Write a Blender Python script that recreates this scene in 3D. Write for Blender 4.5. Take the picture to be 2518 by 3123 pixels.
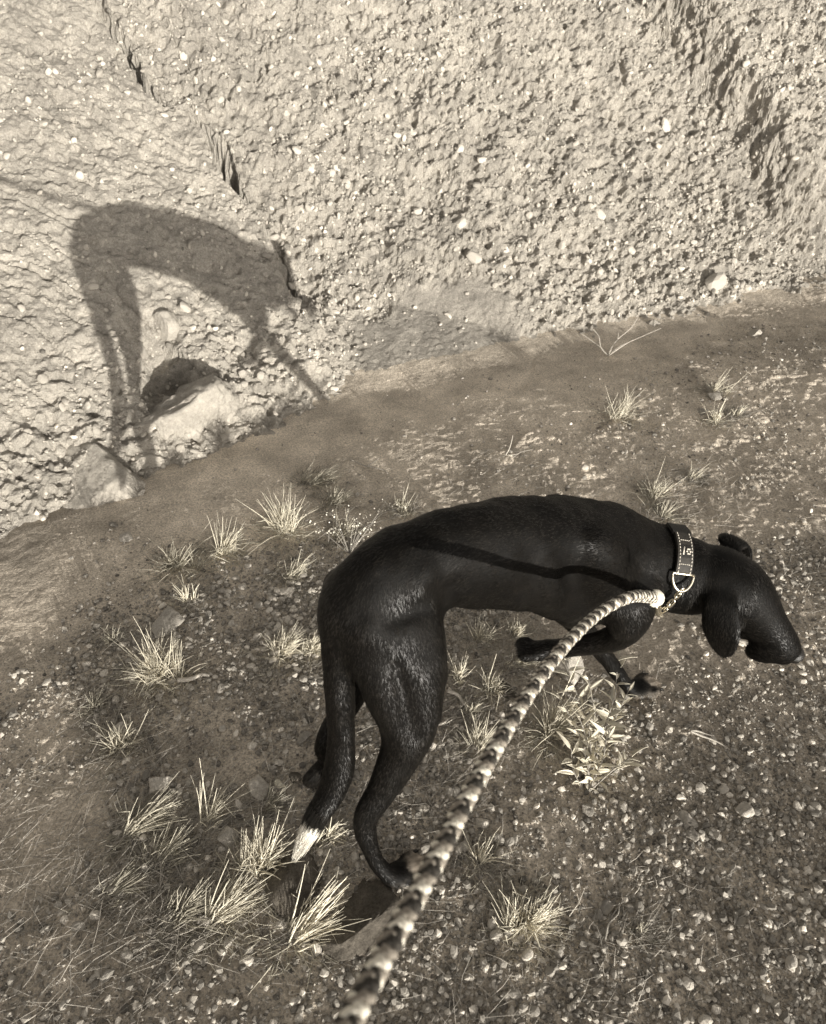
import bpy, bmesh, math, random
import numpy as np
from mathutils import Vector, Matrix

for o in list(bpy.data.objects): bpy.data.objects.remove(o)
SC = bpy.context.scene
COL = SC.collection
rng = np.random.default_rng(11)
R = math.radians

# ---------------------------------------------------------------- camera
PITCH, CAMH, FPX = 38.5, 1.24, 2300.0          # focal length in pixels of the 2518 x 3123 photograph
cd = bpy.data.cameras.new('camera'); cam = bpy.data.objects.new('camera', cd); COL.objects.link(cam)
cam.location = (0, 0, CAMH); cam.rotation_euler = (R(90 - PITCH), 0, 0)
cd.sensor_fit = 'VERTICAL'; cd.sensor_height = 24.0; cd.lens = FPX / 3123.0 * 24.0
cd.clip_start = 0.02; cd.clip_end = 400
cd.dof.use_dof = True; cd.dof.focus_distance = 1.55; cd.dof.aperture_fstop = cd.lens / 1000 / 0.0034
SC.camera = cam

# ---------------------------------------------------------------- sun and sky
SUN_AZ = (-0.50, 0.866)                       # where the light travels, in plan
SUN_EL = 3.3
w = bpy.data.worlds.new('World'); SC.world = w; w.use_nodes = True
nt = w.node_tree; bg = nt.nodes['Background']
sky = nt.nodes.new('ShaderNodeTexSky'); sky.sky_type = 'NISHITA'; sky.sun_disc = False
sky.sun_elevation = R(SUN_EL); sky.sun_rotation = math.atan2(-SUN_AZ[0], -SUN_AZ[1])
bw = nt.nodes.new('ShaderNodeRGBToBW'); tint = nt.nodes.new('ShaderNodeMix'); tint.data_type = 'RGBA'; tint.blend_type = 'MULTIPLY'
tint.inputs['Factor'].default_value = 1.0; tint.inputs['B'].default_value = (1.0, 0.94, 0.86, 1)
nt.links.new(sky.outputs[0], bw.inputs[0]); nt.links.new(bw.outputs[0], tint.inputs['A']); nt.links.new(tint.outputs['Result'], bg.inputs['Color'])
bg.inputs['Strength'].default_value = 0.15
sl = bpy.data.lights.new('sun', 'SUN'); sun = bpy.data.objects.new('sun', sl); COL.objects.link(sun)
sl.energy = 2.0; sl.angle = R(0.55); sl.color = (1.0, 0.955, 0.87)
ce = math.cos(R(SUN_EL)); ld = Vector((SUN_AZ[0], SUN_AZ[1], 0)).normalized() * ce + Vector((0, 0, -math.sin(R(SUN_EL))))
sun.rotation_euler = ld.to_track_quat('-Z', 'Y').to_euler()
sun.location = (3, -5, 4)

# ---------------------------------------------------------------- exposure
vs = SC.view_settings; vs.view_transform = 'Standard'; vs.look = 'None'; vs.gamma = 1.0; vs.exposure = 1.85
SC.render.engine = 'CYCLES'; SC.render.resolution_x = 826; SC.render.resolution_y = 1024
SC.cycles.max_bounces = 5

# ---------------------------------------------------------------- pixel helpers (pixels of the photograph)
_p = R(PITCH); _f = np.array([0, math.cos(_p), -math.sin(_p)]); _u = np.array([0, math.sin(_p), math.cos(_p)]); _r = np.array([1.0, 0, 0]); _C = np.array([0, 0, CAMH])
def ray(x, y): return _f + _r * (x - 1259) / FPX + _u * (1561.5 - y) / FPX
def atz(x, y, z=0.0):
    d = ray(x, y); return _C + d * (z - CAMH) / d[2]
def atdepth(x, y, zc): return _C + ray(x, y) * zc
S = 2518 / 1736.0                              # the enlarged view the positions were read from
def gp(x, y, z=0.0): return atz(x * S, y * S, z)

# ---------------------------------------------------------------- noise
def _h(ix, iy, iz, seed):
    n = (ix.astype(np.int64) * 374761393 + iy.astype(np.int64) * 668265263 + iz.astype(np.int64) * 2147483647 + seed * 1274126177) & 0xffffffff
    n = ((n ^ (n >> 13)) * 1274126177) & 0xffffffff
    n = ((n ^ (n >> 16)) * 2246822519) & 0xffffffff
    return ((n ^ (n >> 15)) & 0xffffff) / 8388607.5 - 1.0
def vn2(x, y, seed=0):
    xi = np.floor(x); yi = np.floor(y); a = x - xi; b = y - yi
    a = a * a * a * (a * (a * 6 - 15) + 10); b = b * b * b * (b * (b * 6 - 15) + 10); z = np.zeros_like(xi)
    p = _h(xi, yi, z, seed); q = _h(xi + 1, yi, z, seed); r = _h(xi, yi + 1, z, seed); s = _h(xi + 1, yi + 1, z, seed)
    return (p + (q - p) * a) * (1 - b) + (r + (s - r) * a) * b
def vn3(x, y, z, seed=0):
    zi = np.floor(z); c = z - zi; c = c * c * (3 - 2 * c)
    xi = np.floor(x); yi = np.floor(y); a = x - xi; b = y - yi; a = a * a * (3 - 2 * a); b = b * b * (3 - 2 * b)
    def pl(k):
        p = _h(xi, yi, k, seed); q = _h(xi + 1, yi, k, seed); r = _h(xi, yi + 1, k, seed); s = _h(xi + 1, yi + 1, k, seed)
        return (p + (q - p) * a) * (1 - b) + (r + (s - r) * a) * b
    return pl(zi) * (1 - c) + pl(zi + 1) * c
def fbm2(x, y, sc, oct=3, seed=0, g=0.5):
    t = 0; a = 1.0
    for i in range(oct):
        t = t + a * vn2(x / sc + 17.3 * i, y / sc - 9.1 * i, seed + i); a *= g; sc *= 0.5
    return t
def fbm3(P, sc, oct=3, seed=0, g=0.5):
    t = 0; a = 1.0
    for i in range(oct):
        t = t + a * vn3(P[..., 0] / sc + 7.7 * i, P[..., 1] / sc, P[..., 2] / sc, seed + i); a *= g; sc *= 0.5
    return t
def domes(x, y, sc, seed):
    """pebble-like bumps: height of the nearest random dome, 0 between them"""
    x = x / sc; y = y / sc; xi = np.floor(x); yi = np.floor(y); z = np.zeros_like(xi); out = np.zeros_like(x)
    for i in (-1, 0, 1):
        for j in (-1, 0, 1):
            cx, cy = xi + i, yi + j; px = cx + .5 + .45 * _h(cx, cy, z, seed); py = cy + .5 + .45 * _h(cx, cy, z, seed + 1); r = .38 + .28 * _h(cx, cy, z, seed + 2)
            d = ((x - px) ** 2 + (y - py) ** 2) / np.maximum(r, .05) ** 2; out = np.maximum(out, r * np.sqrt(np.maximum(1 - d, 0)))
    return out
def ss(a, b, x):
    t = np.clip((x - a) / (b - a), 0, 1); return t * t * (3 - 2 * t)

# ---------------------------------------------------------------- materials
TINT = (1.0, 0.925, 0.81)
def col(v, t=TINT): return (v * t[0], v * t[1], v * t[2], 1)
DT = (1.0, 0.885, 0.735)
def mat(name, lo, hi, scale=40, rough=0.9, bump=0.0, bscale=200, tint=TINT, attr=None, rand=None, spec=0.3, detail=6, sheen=0, bd=0.002, grain=None):
    """colour runs from lo to hi with a noise; attr: per-point brightness; rand: per-object brightness spread"""
    m = bpy.data.materials.new(name); m.use_nodes = True; t = m.node_tree; b = t.nodes['Principled BSDF']
    b.inputs['Roughness'].default_value = rough; b.inputs['Specular IOR Level'].default_value = spec
    tc = t.nodes.new('ShaderNodeTexCoord'); nz = t.nodes.new('ShaderNodeTexNoise')
    nz.inputs['Scale'].default_value = scale; nz.inputs['Detail'].default_value = detail; nz.inputs['Roughness'].default_value = 0.65
    t.links.new(tc.outputs['Object'], nz.inputs['Vector'])
    rp = t.nodes.new('ShaderNodeValToRGB'); rp.color_ramp.elements[0].position = 0.3; rp.color_ramp.elements[1].position = 0.7
    rp.color_ramp.elements[0].color = col(lo, tint); rp.color_ramp.elements[1].color = col(hi, tint)
    t.links.new(nz.outputs['Fac'], rp.inputs['Fac']); out = rp.outputs['Color']
    def mul(sock, out):
        mx = t.nodes.new('ShaderNodeMix'); mx.data_type = 'RGBA'; mx.blend_type = 'MULTIPLY'; mx.inputs['Factor'].default_value = 1
        t.links.new(out, mx.inputs['A']); t.links.new(sock, mx.inputs['B']); return mx.outputs['Result']
    if grain:
        g1 = t.nodes.new('ShaderNodeTexNoise'); g1.inputs['Scale'].default_value = grain[0]; g1.inputs['Detail'].default_value = 5; g1.inputs['Roughness'].default_value = 0.8
        t.links.new(tc.outputs['Object'], g1.inputs['Vector']); gm = t.nodes.new('ShaderNodeMapRange'); gm.inputs['From Min'].default_value = 0.3; gm.inputs['From Max'].default_value = 0.7
        gm.inputs['To Min'].default_value = grain[1]; gm.inputs['To Max'].default_value = grain[2]; t.links.new(g1.outputs['Fac'], gm.inputs['Value']); out = mul(gm.outputs['Result'], out)
    if attr:
        at = t.nodes.new('ShaderNodeAttribute'); at.attribute_name = attr; out = mul(at.outputs['Fac'], out)
    if rand:
        oi = t.nodes.new('ShaderNodeObjectInfo'); mr = t.nodes.new('ShaderNodeMapRange')
        mr.inputs['To Min'].default_value = rand[0]; mr.inputs['To Max'].default_value = rand[1]
        t.links.new(oi.outputs['Random'], mr.inputs['Value']); out = mul(mr.outputs['Result'], out)
    t.links.new(out, b.inputs['Base Color'])
    if sheen: b.inputs['Sheen Weight'].default_value = sheen; b.inputs['Sheen Roughness'].default_value = 0.35
    if bump:
        n2 = t.nodes.new('ShaderNodeTexNoise'); n2.inputs['Scale'].default_value = bscale; n2.inputs['Detail'].default_value = 8; n2.inputs['Roughness'].default_value = 0.7
        t.links.new(tc.outputs['Object'], n2.inputs['Vector']); bp = t.nodes.new('ShaderNodeBump')
        bp.inputs['Strength'].default_value = bump; bp.inputs['Distance'].default_value = bd
        t.links.new(n2.outputs['Fac'], bp.inputs['Height']); t.links.new(bp.outputs['Normal'], b.inputs['Normal'])
    return m
M = {}
M['ground'] = mat('ground_soil', 0.40, 0.66, 9, 0.95, 0.9, 170, DT, attr='tone', bd=0.006, detail=10, grain=(210, 0.30, 1.7))
M['bank'] = mat('bank_earth', 0.255, 0.43, 14, 0.95, 1.0, 200, TINT, attr='tone', bd=0.008, detail=10, grain=(170, 0.6, 1.38))
M['boulder'] = mat('boulder_crust', 0.33, 0.48, 18, 0.95, 0.9, 110, TINT, bd=0.010, detail=10, grain=(120, 0.75, 1.2))
M['bstone'] = mat('bank_stone', 0.31, 0.46, 60, 0.85, 0.4, 300, TINT, rand=(0.7, 1.35), bd=0.002)
M['gstone'] = mat('ground_stone', 0.28, 0.44, 60, 0.8, 0.4, 300, TINT, rand=(0.55, 1.6), bd=0.004, grain=(260, 0.65, 1.3))
M['bgravel'] = mat('bank_gravel', 0.29, 0.48, 90, 0.9, 0.3, 400, TINT, attr='tone', bd=0.0015)
M['ggravel'] = mat('ground_gravel', 0.28, 0.46, 90, 0.85, 0.3, 400, TINT, attr='tone', bd=0.0015)
M['pale'] = mat('sunlit_pale_stone', 0.50, 0.68, 60, 0.8, 0.4, 300, TINT, rand=(0.75, 1.15), bd=0.002)  # extra paleness stands in for sun on the pebble patch
M['dark_rock'] = mat('dark_rock', 0.06, 0.13, 30, 0.85, 0.8, 90, DT, bd=0.006, spec=0.1, grain=(200, 0.6, 1.5))
M['straw'] = mat('dry_grass', 0.64, 0.86, 30, 0.7, 0, 10, (1, 0.93, 0.76), attr='tone')
M['thatch'] = mat('dead_grass', 0.28, 0.55, 30, 0.8, 0, 10, TINT, attr='tone')
M['leaf'] = mat('pale_leaf', 0.62, 0.84, 60, 0.6, 0, 10, (1, 0.93, 0.76), rand=(0.75, 1.1))
M['stem'] = mat('plant_stem', 0.20, 0.38, 60, 0.7, 0, 10)
M['bud'] = mat('white_bud', 0.70, 0.85, 60, 0.6, 0, 10, (1, 0.95, 0.82))
M['stick'] = mat('pale_stick', 0.34, 0.60, 70, 0.8, 0.4, 300)
M['fur'] = mat('black_fur', 0.0016, 0.0042, 30, 0.55, 0.6, 320, (1, 0.87, 0.72), attr='tone', spec=0.10, bd=0.0015)
M['hair'] = mat('fur_strand', 0.0042, 0.014, 60, 0.44, 0, 10, (1, 0.84, 0.66), attr='tone', spec=0.34)
M['white_hair'] = mat('white_hair', 0.62, 0.82, 60, 0.6, 0, 10, (1, 0.95, 0.84))
M['nose'] = mat('nose_skin', 0.006, 0.012, 300, 0.35, 0.5, 500, DT, spec=0.5)
M['webbing'] = mat('black_webbing', 0.006, 0.012, 300, 0.6, 0.4, 900, DT)
M['leather'] = mat('brown_leather', 0.016, 0.034, 120, 0.55, 0.4, 500, DT, spec=0.3)
M['thread'] = mat('pale_thread', 0.55, 0.75, 200, 0.7, 0, 10)
M['rope_dark'] = mat('rope_dark', 0.025, 0.055, 400, 0.85, 0.6, 1200, DT, bd=0.001)
M['rope_mid'] = mat('rope_mid', 0.20, 0.32, 400, 0.85, 0.6, 1200, DT, bd=0.001)
M['rope_white'] = mat('rope_white', 0.62, 0.85, 400, 0.85, 0.6, 1200, (1, 0.94, 0.80), bd=0.001)
mm = bpy.data.materials.new('steel'); mm.use_nodes = True; b = mm.node_tree.nodes['Principled BSDF']
b.inputs['Base Color'].default_value = (0.72, 0.66, 0.54, 1); b.inputs['Metallic'].default_value = 1; b.inputs['Roughness'].default_value = 0.32
M['steel'] = mm

# ---------------------------------------------------------------- mesh helpers
def link(name, me, m=None, parent=None, loc=None, rot=None, scale=None):
    o = bpy.data.objects.new(name, me); COL.objects.link(o)
    if m is not None and me is not None and not me.materials: me.materials.append(m)
    if parent is not None: o.parent = parent
    if loc is not None: o.location = loc
    if rot is not None: o.rotation_euler = rot
    if scale is not None: o.scale = scale
    return o
def npmesh(name, V, F, smooth=True, tone=None):
    """F: (n,3) or (n,4) int array"""
    me = bpy.data.meshes.new(name); V = np.ascontiguousarray(V, np.float32); F = np.ascontiguousarray(F, np.int32); k = F.shape[1]
    me.vertices.add(len(V)); me.vertices.foreach_set('co', V.ravel())
    me.loops.add(F.size); me.loops.foreach_set('vertex_index', F.ravel())
    me.polygons.add(len(F)); me.polygons.foreach_set('loop_start', np.arange(0, F.size, k, dtype=np.int32))
    me.polygons.foreach_set('use_smooth', np.full(len(F), smooth, bool))
    me.update(calc_edges=True); me.validate()
    if tone is not None:
        a = me.attributes.new('tone', 'FLOAT', 'POINT'); a.data.foreach_set('value', np.ascontiguousarray(np.broadcast_to(tone, (len(V),)), np.float32))
    return me
def tag(o, label=None, cat=None, group=None, kind=None):
    if label: o['label'] = label
    if cat: o['category'] = cat
    if group: o['group'] = group
    if kind: o['kind'] = kind
    return o
def empty(name, loc):
    o = bpy.data.objects.new(name, None); COL.objects.link(o); o.location = loc; o.empty_display_size = 0.05; return o
def nrm(v):
    v = np.asarray(v, float); return v / (np.linalg.norm(v, axis=-1, keepdims=True) + 1e-12)
class Acc:
    """collects triangles/quads (as triangles) of many small pieces for one mesh"""
    def __init__(s): s.V = []; s.F = []; s.T = []; s.n = 0
    def add(s, V, F, tone=1.0):
        V = np.asarray(V, float); s.V.append(V); s.F.append(np.asarray(F, int) + s.n); s.T.append(np.broadcast_to(tone, (len(V),))); s.n += len(V)
    def mesh(s, name, smooth=True): return npmesh(name, np.vstack(s.V), np.vstack(s.F), smooth, np.concatenate(s.T))
def catmull(P, per=6):
    P = np.asarray(P, float); Q = np.vstack([2 * P[0] - P[1], P, 2 * P[-1] - P[-2]]); out = []
    for i in range(1, len(Q) - 2):
        t = np.linspace(0, 1, per, endpoint=False)[:, None]
        a, b_, c, d = Q[i - 1], Q[i], Q[i + 1], Q[i + 2]
        out.append(0.5 * (2 * b_ + (c - a) * t + (2 * a - 5 * b_ + 4 * c - d) * t ** 2 + (3 * b_ - a - 3 * c + d) * t ** 3))
    out.append(P[-1:]); return np.vstack(out)
def tube(P, rad, n=5, caps=True, side=None):
    """tube of triangles along P; rad: scalar, (k,) or (k,2) radii along side and up"""
    P = np.asarray(P, float); k = len(P); T = nrm(np.gradient(P, axis=0))
    rad = np.asarray(rad, float)
    if rad.ndim == 0: rad = np.full((k, 2), rad)
    elif rad.ndim == 1: rad = np.stack([rad, rad], 1)
    if side is None:
        s0 = np.array([0.31, 0.77, 0.55]) if abs(T[0] @ nrm([0.31, 0.77, 0.55])) < 0.8 else np.array([0.9, -0.3, 0.3])
        Sd = np.zeros_like(P); s = s0
        for i in range(k):
            s = s - (s @ T[i]) * T[i]; s = s / np.linalg.norm(s); Sd[i] = s
    else:
        Sd = np.broadcast_to(np.asarray(side, float), P.shape); Sd = nrm(Sd - np.sum(Sd * T, 1, keepdims=True) * T)
    U = np.cross(T, Sd); a = np.arange(n) * 2 * np.pi / n
    V = (P[:, None] + rad[:, :1, None] * np.cos(a)[None, :, None] * Sd[:, None] + rad[:, 1:, None] * np.sin(a)[None, :, None] * U[:, None]).reshape(-1, 3)
    F = []
    for i in range(k - 1):
        A = i * n + np.arange(n); B = i * n + (np.arange(n) + 1) % n
        F.append(np.stack([A, B, B + n], 1)); F.append(np.stack([A, B + n, A + n], 1))
    if caps:
        V = np.vstack([V, P[:1], P[-1:]]); c0 = k * n; ar = np.arange(n); nx = (ar + 1) % n; e = (k - 1) * n
        F.append(np.stack([nx, ar, np.full(n, c0)], 1)); F.append(np.stack([e + ar, e + nx, np.full(n, c0 + 1)], 1))
    return V, np.vstack(F)
def ico(sub=1):
    bm = bmesh.new(); bmesh.ops.create_icosphere(bm, subdivisions=sub, radius=1.0)
    V = np.array([v.co[:] for v in bm.verts]); F = np.array([[v.index for v in f.verts] for f in bm.faces]); bm.free(); return V, F
ICO1, ICO2, ICO3 = ico(1), ico(2), ico(3)
def pebble(sub, seed, ang=0.35):
    V, F = (ICO1, ICO2, ICO3)[sub - 1]; r = np.random.default_rng(seed); V = V.copy()
    V = V * (1 + 0.32 * fbm3(V + r.uniform(0, 50, 3), 1.1, 2, seed))[:, None]
    for i in range(5):                                    # facets: cut the lump with a few planes
        d = nrm(r.normal(size=3)); h = r.uniform(0.55, 0.85); k = np.maximum(V @ d - h, 0); V = V - k[:, None] * d * r.uniform(0.6, 1)
    V *= np.array([1.0, r.uniform(0.65, 0.95), r.uniform(0.42, 0.75)])
    return V, F
PB1 = [pebble(1, 100 + i) for i in range(10)]
def chip(seed):
    r = np.random.default_rng(seed); V = np.array([[1, 0, 0], [-1, 0, 0], [0, 1, 0], [0, -1, 0], [0, 0, .75], [0, 0, -.75]]) * r.uniform(.7, 1.15, (6, 1)) + r.normal(0, .15, (6, 3))
    return V, np.array([[0, 2, 4], [2, 1, 4], [1, 3, 4], [3, 0, 4], [2, 0, 5], [1, 2, 5], [3, 1, 5], [0, 3, 5]])
PB0 = [chip(300 + i) for i in range(8)]
PB2 = [pebble(2, 200 + i) for i in range(14)]
def rotmats(n, tilt=0.5):
    a = rng.uniform(0, 2 * np.pi, n); b_ = rng.normal(0, tilt, n); c = rng.normal(0, tilt, n)
    ca, sa, cb, sb, cc, sc_ = np.cos(a), np.sin(a), np.cos(b_), np.sin(b_), np.cos(c), np.sin(c); z = np.zeros(n); o = np.ones(n)
    Rz = np.stack([ca, -sa, z, sa, ca, z, z, z, o], 1).reshape(n, 3, 3); Rx = np.stack([o, z, z, z, cb, -sb, z, sb, cb], 1).reshape(n, 3, 3)
    Ry = np.stack([cc, z, sc_, z, o, z, -sc_, z, cc], 1).reshape(n, 3, 3)
    return Rx @ Ry @ Rz
def frames(N):
    """matrix per normal whose third column is the normal"""
    N = nrm(N); a = np.where(np.abs(N[:, :1]) < 0.8, np.array([[1.0, 0, 0]]), np.array([[0, 1.0, 0]])); X = nrm(np.cross(a, N)); Y = np.cross(N, X)
    return np.stack([X, Y, N], 2)
def scatter_mesh(name, tmpl, P, N, size, tone, sink=0.3, tilt=0.4, smooth=False):
    Rm = frames(N) @ rotmats(len(P), tilt); k = rng.integers(0, len(tmpl), len(P)); Vs = []; Fs = []; Ts = []; n = 0
    for i, (V, F) in enumerate(tmpl):
        q = np.where(k == i)[0]
        if not len(q): continue
        W = np.einsum('nij,vj->nvi', Rm[q], V) * size[q][:, None, None] + (P[q] + N[q] * (size[q] * (0.5 - sink))[:, None])[:, None]
        Vs.append(W.reshape(-1, 3)); Fs.append((F[None] + (np.arange(len(q)) * len(V))[:, None, None] + n).reshape(-1, 3)); Ts.append(np.repeat(tone[q], len(V))); n += len(q) * len(V)
    return npmesh(name, np.vstack(Vs), np.vstack(Fs), smooth, np.concatenate(Ts))
PBM = []
def stone_objects(parent, m, P, N, size, sink=0.3, tilt=0.35):
    """each stone an object of its own, sharing the lump meshes"""
    Rm = frames(N) @ rotmats(len(P), tilt); out = []
    for i in range(len(P)):
        key = (m.name, i % len(PB2)); me = STM.get(key)
        if me is None:
            V, F = PB2[i % len(PB2)]; me = npmesh('stone', V, F, False); me.materials.append(m); STM[key] = me
        o = bpy.data.objects.new('stone', me); COL.objects.link(o); o.parent = parent
        o.matrix_local = Matrix.Translation(Vector(P[i] + N[i] * size[i] * (0.5 - sink))) @ Matrix(Rm[i].tolist()).to_4x4() @ Matrix.Scale(float(size[i]), 4)
        out.append(o)
    return out
STM = {}

# ================================================================ GROUND
eu = np.array([.9207, .3903]); ew = np.array([-.3903, .9207]); B0 = np.array([-.37, 2.31])
iL = nrm(np.array([-.69, .72])); pL = np.array([-.48, 1.97])
def uw(x, y): return (x - B0[0]) * eu[0] + (y - B0[1]) * eu[1], (x - B0[0]) * ew[0] + (y - B0[1]) * ew[1]
def rough_mask(x, y):
    """0 on the smooth silt beside the bank, 1 on the stony ground"""
    u, wv = uw(x, y); n = fbm2(x, y, 0.35, 3, 5) * 0.16
    d = -np.maximum(wv, ((x - pL[0]) * iL[0] + (y - pL[1]) * iL[1]))
    return ss(0.28, 0.62, d + n + 0.25 * ss(0.6, 1.3, x))
def ground_h(x, y, fine=True):
    m = rough_mask(x, y)
    h = 0.007 * fbm2(x, y, 0.75, 2, 1) + (0.35 + 0.65 * m) * 0.0026 * fbm2(x, y, 0.22, 2, 2)
    u, wv = uw(x, y)
    h = h - 0.02 * np.exp(-((wv + 0.22) / 0.22) ** 2)                       # shallow runnel along the bank
    c = fbm2(x, y, 0.30, 3, 9); zone = ss(0.05, 0.35, x) * ss(1.35, 1.6, y) * (1 - ss(2.3, 2.6, y))
    h = h + zone * 0.005 * ss(0.02, 0.10, c)                                # crusted plates with broken edges
    if fine:
        h = h + (0.25 + 0.75 * m) * (0.0022 * fbm2(x, y, 0.06, 2, 3) + 0.0042 * np.abs(fbm2(x, y, 0.022, 2, 4)) + 0.0032 * domes(x, y, .030, 401))
    return h
def gh(x, y): return float(ground_h(np.array([x]), np.array([y]))[0])
def axis(lo, f0, f1, hi, step, coarse):
    def out(a, b_):
        n = max(2, int(abs(b_ - a) / coarse)); t = np.linspace(0, 1, n + 1)[1:] ** 2.2; return a + (b_ - a) * t
    return np.concatenate([out(f0, lo)[::-1], np.arange(f0, f1, step), out(f1, hi)])
def grid_faces(nx, ny):
    i = np.arange(nx - 1)[:, None] * ny + np.arange(ny - 1)[None]; i = i.ravel(); return np.stack([i, i + ny, i + ny + 1, i + 1], 1)
gx = axis(-60, -1.35, 2.05, 60, 0.0062, 2.4); gy = axis(-60, 0.28, 3.25, 60, 0.0062, 2.4)
GX, GY = np.meshgrid(gx, gy, indexing='ij'); GZ = ground_h(GX, GY)
gt = 1.0 + 0.18 * fbm2(GX, GY, 0.5, 3, 21) + 0.14 * fbm2(GX, GY, 0.06, 3, 22)
gt = gt * (1 + 0.10 * (1 - rough_mask(GX, GY)))
ground = link('ground', npmesh('ground', np.stack([GX, GY, GZ], 2).reshape(-1, 3), grid_faces(len(gx), len(gy)), False, np.clip(gt, .5, 1.7).ravel()), M['ground'])
tag(ground, 'bare stony soil with a smooth silt channel beside the bank', 'ground', kind='structure')
def gnormal(x, y, e=0.012):
    hx = (ground_h(x + e, y, False) - ground_h(x - e, y, False)) / (2 * e); hy = (ground_h(x, y + e, False) - ground_h(x, y - e, False)) / (2 * e)
    return nrm(np.stack([-hx, -hy, np.ones_like(hx)], 1))

# ================================================================ BANK
CREASE = np.array([(-.60, 1.9), (-.319, 1.049), (-.261, .856), (-.207, .798), (-.137, .769), (-.104, .687), (-.084, .596), (-.041, .475), (-.006, .380), (.024, .204), (.03, .05), (.03, -.5)])   # u, w
def crease_u(wv): return np.interp(wv, CREASE[::-1, 1], CREASE[::-1, 0])
def bank_base(U, W):
    X = B0[0] + U * eu[0] + W * ew[0]; Y = B0[1] + U * eu[1] + W * ew[1]
    big = fbm2(U, W, 0.55, 3, 31)
    dL = (X - pL[0]) * iL[0] + (Y - pL[1]) * iL[1]
    ZL = math.tan(R(36)) * dL + 0.018 * fbm2(U + 3, W, 0.3, 3, 33) + 0.02 * ss(0.0, 0.12, dL)
    ap = 0.16 * ss(0.85, 0.35, U) * ss(-.1, .1, U)
    ZR = 0.885 * (W - ap * np.exp(-(W / .5) ** 2)) + 0.02 + 0.028 * big + 0.02 * fbm2(U, W, 0.16, 2, 35) * ss(0.05, 0.3, W)
    ZA = np.tan(R(20)) * (W + 0.015) + 0.006 * fbm2(U, W, 0.3, 2, 36)
    # a proud buttress on the far right whose left side lies in shade
    rl = np.interp(W, [-.2, .1, .318, .711, 1.3], [2.35, 2.22, 2.108, 2.017, 1.92]) + 0.05 * fbm2(U, W, 0.2, 3, 38)
    ZR = ZR + 0.22 * ss(0.0, 0.15, U - rl) * ss(0.02, 0.30, W)
    ZRA = np.maximum(ZR, ZA)
    cu = crease_u(W) + 0.026 * fbm2(W, W * 0, 0.14, 3, 37)
    ZLr = ZL - 0.75 * np.maximum(U - cu, 0); kk = ss(0.10, 0.32, W)
    k = ss(-0.007, 0.007, U - cu); h = ZL * (1 - k) + ZRA * k; h = np.maximum(ZLr, ZRA) * (1 - kk) + h * kk
    # the dark crack: deep pockets, plugs of earth added below to shade them
    seg = ss(-.05, .22, vn2(W / 0.085 + 1.7, W * 0, 42) + .25 * vn2(W / .03, W * 0, 43) + .32); gw = 0.009 + 0.014 * seg
    gr = np.exp(-((U - cu - 0.014) / gw) ** 4) * ss(0.14, 0.22, W) * (1 - ss(1.0, 1.15, W)); h = h - gr * (0.025 + 0.13 * seg)
    # hollow above the big slab rock
    def dent(u0, w0, ru, rw, d): return -d * np.exp(-(((U - u0) / ru) ** 2 + ((W - w0) / rw) ** 2) ** 2)
    h = h + dent(-.47, -.09, .075, .14, .10)
    h = np.minimum(h, 2.3 + 0.1 * big)
    return X, Y, h
bu = axis(-9, -1.15, 2.75, 12, 0.0054, 0.2); bw_ = axis(-1.2, -.62, 1.45, 7, 0.0054, 0.2)
BU, BW = np.meshgrid(bu, bw_, indexing='ij'); BX, BY, BZ = bank_base(BU, BW)
BP = np.stack([BX, BY, BZ], 2)
def grid_normals(P):
    n = np.cross(np.gradient(P, axis=0), np.gradient(P, axis=1)); return nrm(n)
def smooth2(A, k):
    for _ in range(k):
        B = A.copy(); B[1:-1, 1:-1] = (A[1:-1, 1:-1] * 2 + A[:-2, 1:-1] + A[2:, 1:-1] + A[1:-1, :-2] + A[1:-1, 2:]) / 6; A = B
    return A
BN = smooth2(grid_normals(BP), 6); BN = nrm(BN)
sand = (1 - ss(0.16, 0.24, BW + 0.05 * fbm2(BU, BW, .15, 3, 44))) * ss(.10, .26, BU) * (1 - ss(.75, 1.0, BU))    # fine sand apron
left = (BU < crease_u(BW)).astype(float)
low = 1 - ss(0.05, 0.30, BZ)
rg = np.abs(fbm3(BP, 0.055, 3, 51)); r2 = np.abs(fbm3(BP, 0.022, 2, 52))
amp = (1 - 0.85 * sand) * (1 - 0.45 * left * (1 - low))
D = amp * (0.020 * fbm3(BP, 0.13, 2, 50) - 0.016 * rg + 0.0105 * fbm3(BP, 0.03, 2, 53) - 0.008 * r2 + 0.006 * fbm3(BP, 0.012, 1, 54)) + 0.0012 * fbm3(BP, 0.012, 1, 55)
D = D + amp * (0.016 * domes(BU, BW, .036, 301) + 0.0115 * domes(BU + .3, BW * 1.15, .021, 305)) * (1 - .35 * left) - amp * 0.030 * np.maximum(0, fbm3(BP, .032, 2, 309) - .30)
# layered cracks in the smoother left face
lay = np.abs(vn2(BU / 0.35 + 3, (BW + 0.35 * BU) / 0.06 + 0.6 * fbm2(BU, BW, .2, 2, 57), 56)); D = D - left * 0.010 * np.exp(-(lay / 0.07) ** 2)
BP = BP + BN * D[..., None]
bt = 1.0 + 0.10 * fbm3(BP, 0.4, 3, 61) + 0.12 * fbm3(BP, 0.04, 3, 62); bt = bt * (1 + 0.07 * left) * (1 - 0.12 * sand)
F = grid_faces(len(bu), len(bw_)); keep = (BZ.ravel()[F].max(1) > -0.05); 
used = np.unique(F[keep]); remap = np.full(BZ.size, -1); remap[used] = np.arange(len(used))
bank = link('bank', npmesh('bank', BP.reshape(-1, 3)[used], remap[F[keep]], False, np.clip(bt, .5, 1.6).ravel()[used]), M['bank'])
tag(bank, 'steep sunlit bank of pebbly earth split by a dark crack', 'bank', kind='structure')
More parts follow.
